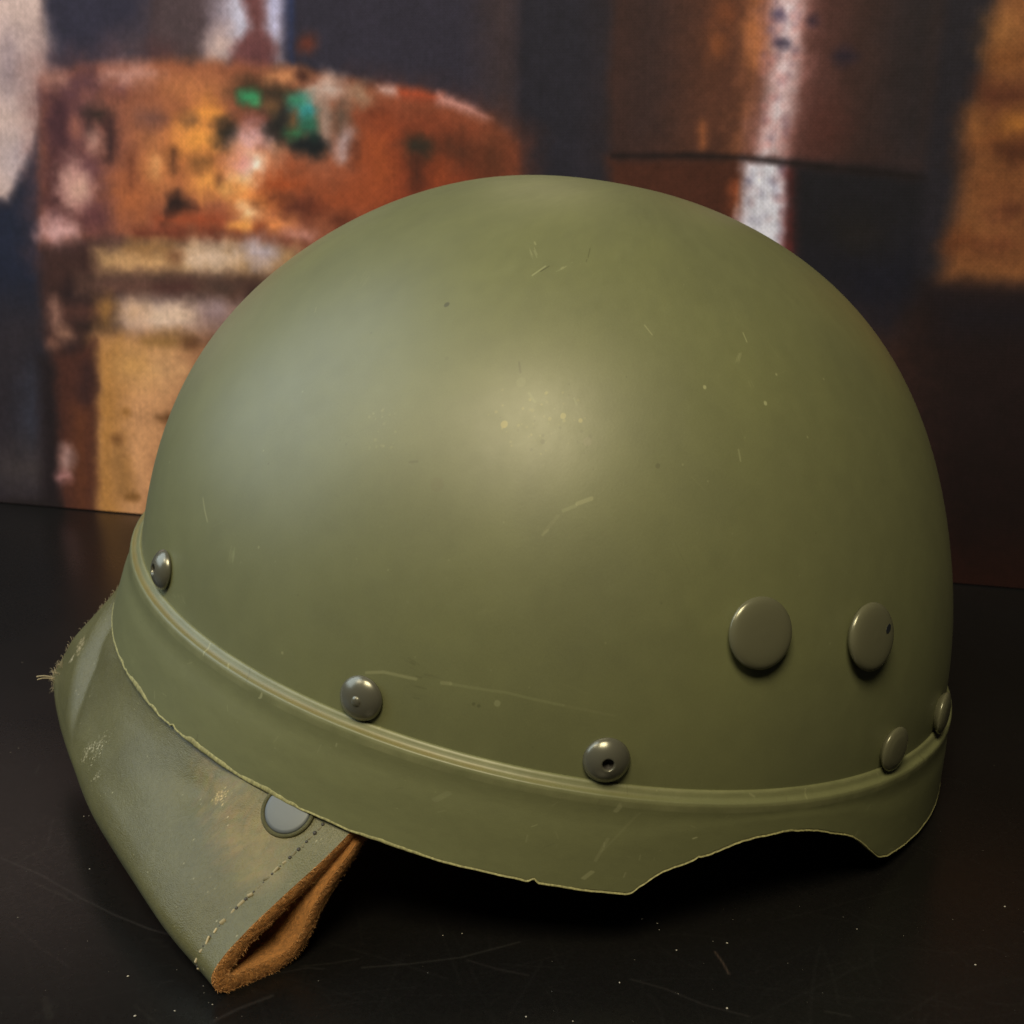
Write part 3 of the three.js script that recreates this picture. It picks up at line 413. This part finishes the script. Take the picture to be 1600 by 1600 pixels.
{
  const inner = sheet(60, 90, (s, v) => ({ p: rel(skin(s, v, -SIGN * THICK)), uv: [s * 6, v * 3] }));
  const cap = (s, bulge) => sheet(140, 6, (u, t) => { const w = t * 2 - 1, p = skin(s, u, SIGN * THICK * w), q = mid(Math.min(1, s + 0.01), u).sub(mid(Math.max(0, s - 0.01), u)).normalize(); return { p: rel(p.addScaledVector(q, bulge * ((1 - w * w) * 0.0005 + 0.0006 * (1 - w * w) * (fbm(u * 160, t * 6, 3) - 0.5)))), uv: [u * 3, t * 0.12] }; });
  mesh('raw_edge', mergeGeometries([inner, cap(1, 1)]), suedeMat, flap);
  const frayMat = new THREE.MeshStandardMaterial({ color: new THREE.Color().setRGB(0.30, 0.26, 0.18), roughness: 0.9 });
  mesh('worn_edge', cap(0, -1), frayMat, flap);
  // suede nap on the cut end
  const hair = new THREE.ConeGeometry(0.0001, 0.0014, 4); hair.translate(0, 0.0006, 0);
  const N = 4200, nap = new THREE.InstancedMesh(hair, new THREE.MeshStandardMaterial({ color: 0xffffff, roughness: 1 }), N), o = new THREE.Object3D(), col = new THREE.Color();
  for (let k = 0; k < N; k++) {
    const u = range(0.02, 0.98), w = range(-1, 1), p = skin(1, u, SIGN * THICK * w), t = mid(1, u).sub(mid(0.98, u)).normalize();
    o.position.copy(rel(p)); const dir = t.add(V(range(-1, 1), range(-1, 1), range(-1, 1)).multiplyScalar(0.8)).normalize(); o.quaternion.setFromUnitVectors(V(0, 1, 0), dir); o.scale.set(1, range(0.3, 0.85), 1); o.updateMatrix(); nap.setMatrixAt(k, o.matrix);
    const f = range(0.6, 1.3); nap.setColorAt(k, col.setRGB(0.54 * f, 0.285 * f, 0.11 * f));
  }
  nap.name = 'suede_nap'; nap.userData = { kind: 'stuff' }; nap.castShadow = nap.receiveShadow = true; flap.add(nap);
  // frayed threads at the far corner
  const fr = [];
  const strand = (s, v, dx, dy, dz, r) => { const p = rel(outerSkin(s, v)), c = new THREE.QuadraticBezierCurve3(p, p.clone().add(V(dx * 0.5, dy * 0.5 + 0.001, dz * 0.5)), p.clone().add(V(dx, dy, dz))); fr.push(new THREE.TubeGeometry(c, 6, r, 4)); };
  strand(0.02, 0.40, -0.0055, 0.0008, 0.001, 0.00026); strand(0.021, 0.405, -0.0052, 0.0002, 0.001, 0.00022);
  for (let k = 0; k < 46; k++) strand(range(0, 0.05), range(0.30, 0.45), range(-0.0022, 0), range(-0.0012, 0.0016), range(-0.001, 0.001), range(0.00004, 0.00009));
  for (let k = 0; k < 50; k++) strand(0.001, range(0.05, 0.42), range(-0.0008, 0.0004), range(0, 0.0013), range(-0.001, 0.0005), range(0.00004, 0.00008));
  const frayed = mesh('frayed_threads', mergeGeometries(fr), frayMat, flap); frayed.userData = { kind: 'stuff' };
  // stitching along the cut end
  const thread = new THREE.CapsuleGeometry(0.00042, 0.0016, 3, 8), threadMats = [[0.40, 0.34, 0.22], [0.27, 0.235, 0.155], [0.14, 0.13, 0.085]].map(c => new THREE.MeshStandardMaterial({ color: new THREE.Color().setRGB(...c), roughness: 0.85 }));
  const hole = new THREE.SphereGeometry(0.0005, 8, 6);
  let last = null, cnt = 0;
  for (let v = 0.445; v > 0.08; v -= 0.0005) {
    const S0 = 0.955, p = outerSkin(S0 + 0.003 * (fbm(v * 30, 1, 2) - 0.5), v); if (last && p.distanceTo(last) < 0.00285) continue;
    const q = outerSkin(S0, v - 0.01), e = 0.004, n = outerSkin(S0, v + e).sub(outerSkin(S0, v - e)).cross(outerSkin(S0 + e, v).sub(outerSkin(S0 - e, v))).normalize().multiplyScalar(SIGN);
    const dir = q.sub(p).normalize(); cnt++;
    const up = smooth(0.34, 0.2, v), m = mesh('stitch', thread, threadMats[Math.min(2, Math.floor(range(0, 1.3) + 1.7 * up))], flap);
    m.position.copy(rel(p.clone())).addScaledVector(n, 0.0001 * range(-1.5, 1.5) - 0.0002 * up).add(V(range(-1, 1), range(-1, 1), range(-1, 1)).multiplyScalar(0.00018));
    m.quaternion.setFromUnitVectors(V(0, 1, 0), dir.clone().add(V(range(-1, 1), range(-1, 1), range(-1, 1)).multiplyScalar(0.4)).normalize()); m.scale.set(range(0.75, 1.35), range(0.45, 0.95), range(0.7, 1.2));
    last = p; if (rnd() < 0.35 * (1 - up)) continue;
    const h = mesh('stitch_hole', hole, holeMat, flap); h.scale.setScalar(range(0.6, 0.95 + 0.35 * up)); h.position.copy(rel(p.clone().addScaledVector(dir, range(0.0012, 0.0016)))).addScaledVector(n, -0.0002);
    last = p;
  }
  // stud set in the leather, half under the band
  const [ss, sv] = locate(outerSkin, 451, 1266, 0.5, 1, 0.03, 0.4), c = outerSkin(ss, sv), e = 0.01;
  const n = outerSkin(ss, sv + e).sub(outerSkin(ss, sv - e)).cross(outerSkin(ss + e, sv).sub(outerSkin(ss - e, sv))).normalize().multiplyScalar(SIGN);
  const stud = mesh('stud', lathe([[6.4, -1.0], [6.4, 0.1], [6.1, 0.5], [5.4, 0.7], [3, 0.8], [0, 0.82]]), new THREE.MeshPhysicalMaterial({ color: new THREE.Color().setRGB(0.10, 0.115, 0.13), metalness: 0.2, roughness: 0.5 }), flap);
  stud.position.copy(rel(c.clone())).addScaledVector(n, 0.0003); stud.quaternion.setFromUnitVectors(V(0, 1, 0), n);
  const collar = new THREE.TorusGeometry(0.0069, 0.0006, 8, 40); collar.rotateX(Math.PI / 2);
  mesh('collar', collar, hideMat, stud);
}

// ---------------------------------------------------------------- dust lying on the table
{
  const flake = new THREE.IcosahedronGeometry(0.00016, 0), spots = [[200, 1526, 2.6], [131, 1276, 1.6], [139, 1275, 1.5], [261, 1444, 2], [211, 1588, 2.4], [332, 1570, 1.7], [692, 1462, 1.5], [722, 1459, 1.6], [1003, 1436, 1.6], [1027, 1443, 1.6], [1030, 1453, 1.5], [1057, 1485, 1.6], [1136, 1474, 2], [968, 1536, 2.2], [895, 1596, 1.6], [822, 1589, 1.7], [1570, 1417, 2.2], [1524, 1508, 2], [1136, 1576, 2.2], [1339, 1452, 1.6], [28, 1434, 1.4], [17, 1176, 1.3], [29, 1169, 1.3], [35, 1035, 1.4], [140, 1358, 1.4], [273, 1580, 1.8]];
  for (let k = 0; k < 170; k++) spots.push([range(-40, 1640), 1000 + 630 * Math.sqrt(rnd()), 0.2 + 0.6 * rnd() ** 2.5]);
  const dust = new THREE.InstancedMesh(flake, new THREE.MeshStandardMaterial({ color: new THREE.Color().setRGB(0.34, 0.32, 0.29), roughness: 0.9 }), spots.length), o = new THREE.Object3D();
  spots.forEach(([x, y, r], k) => { const p = onHeight(x, y); o.position.set(p.x, 0.00006 * r, p.z); o.rotation.set(0, rnd() * 6, 0); r *= 0.75; o.scale.set(r * range(0.7, 1.5), r * 0.5, r * range(0.7, 1.3)); o.updateMatrix(); dust.setMatrixAt(k, o.matrix); });
  dust.name = 'dust'; dust.userData = { kind: 'stuff', label: 'pale dust specks scattered over the black table', category: 'dust' }; scene.add(dust);
}

renderer.render(scene, camera);
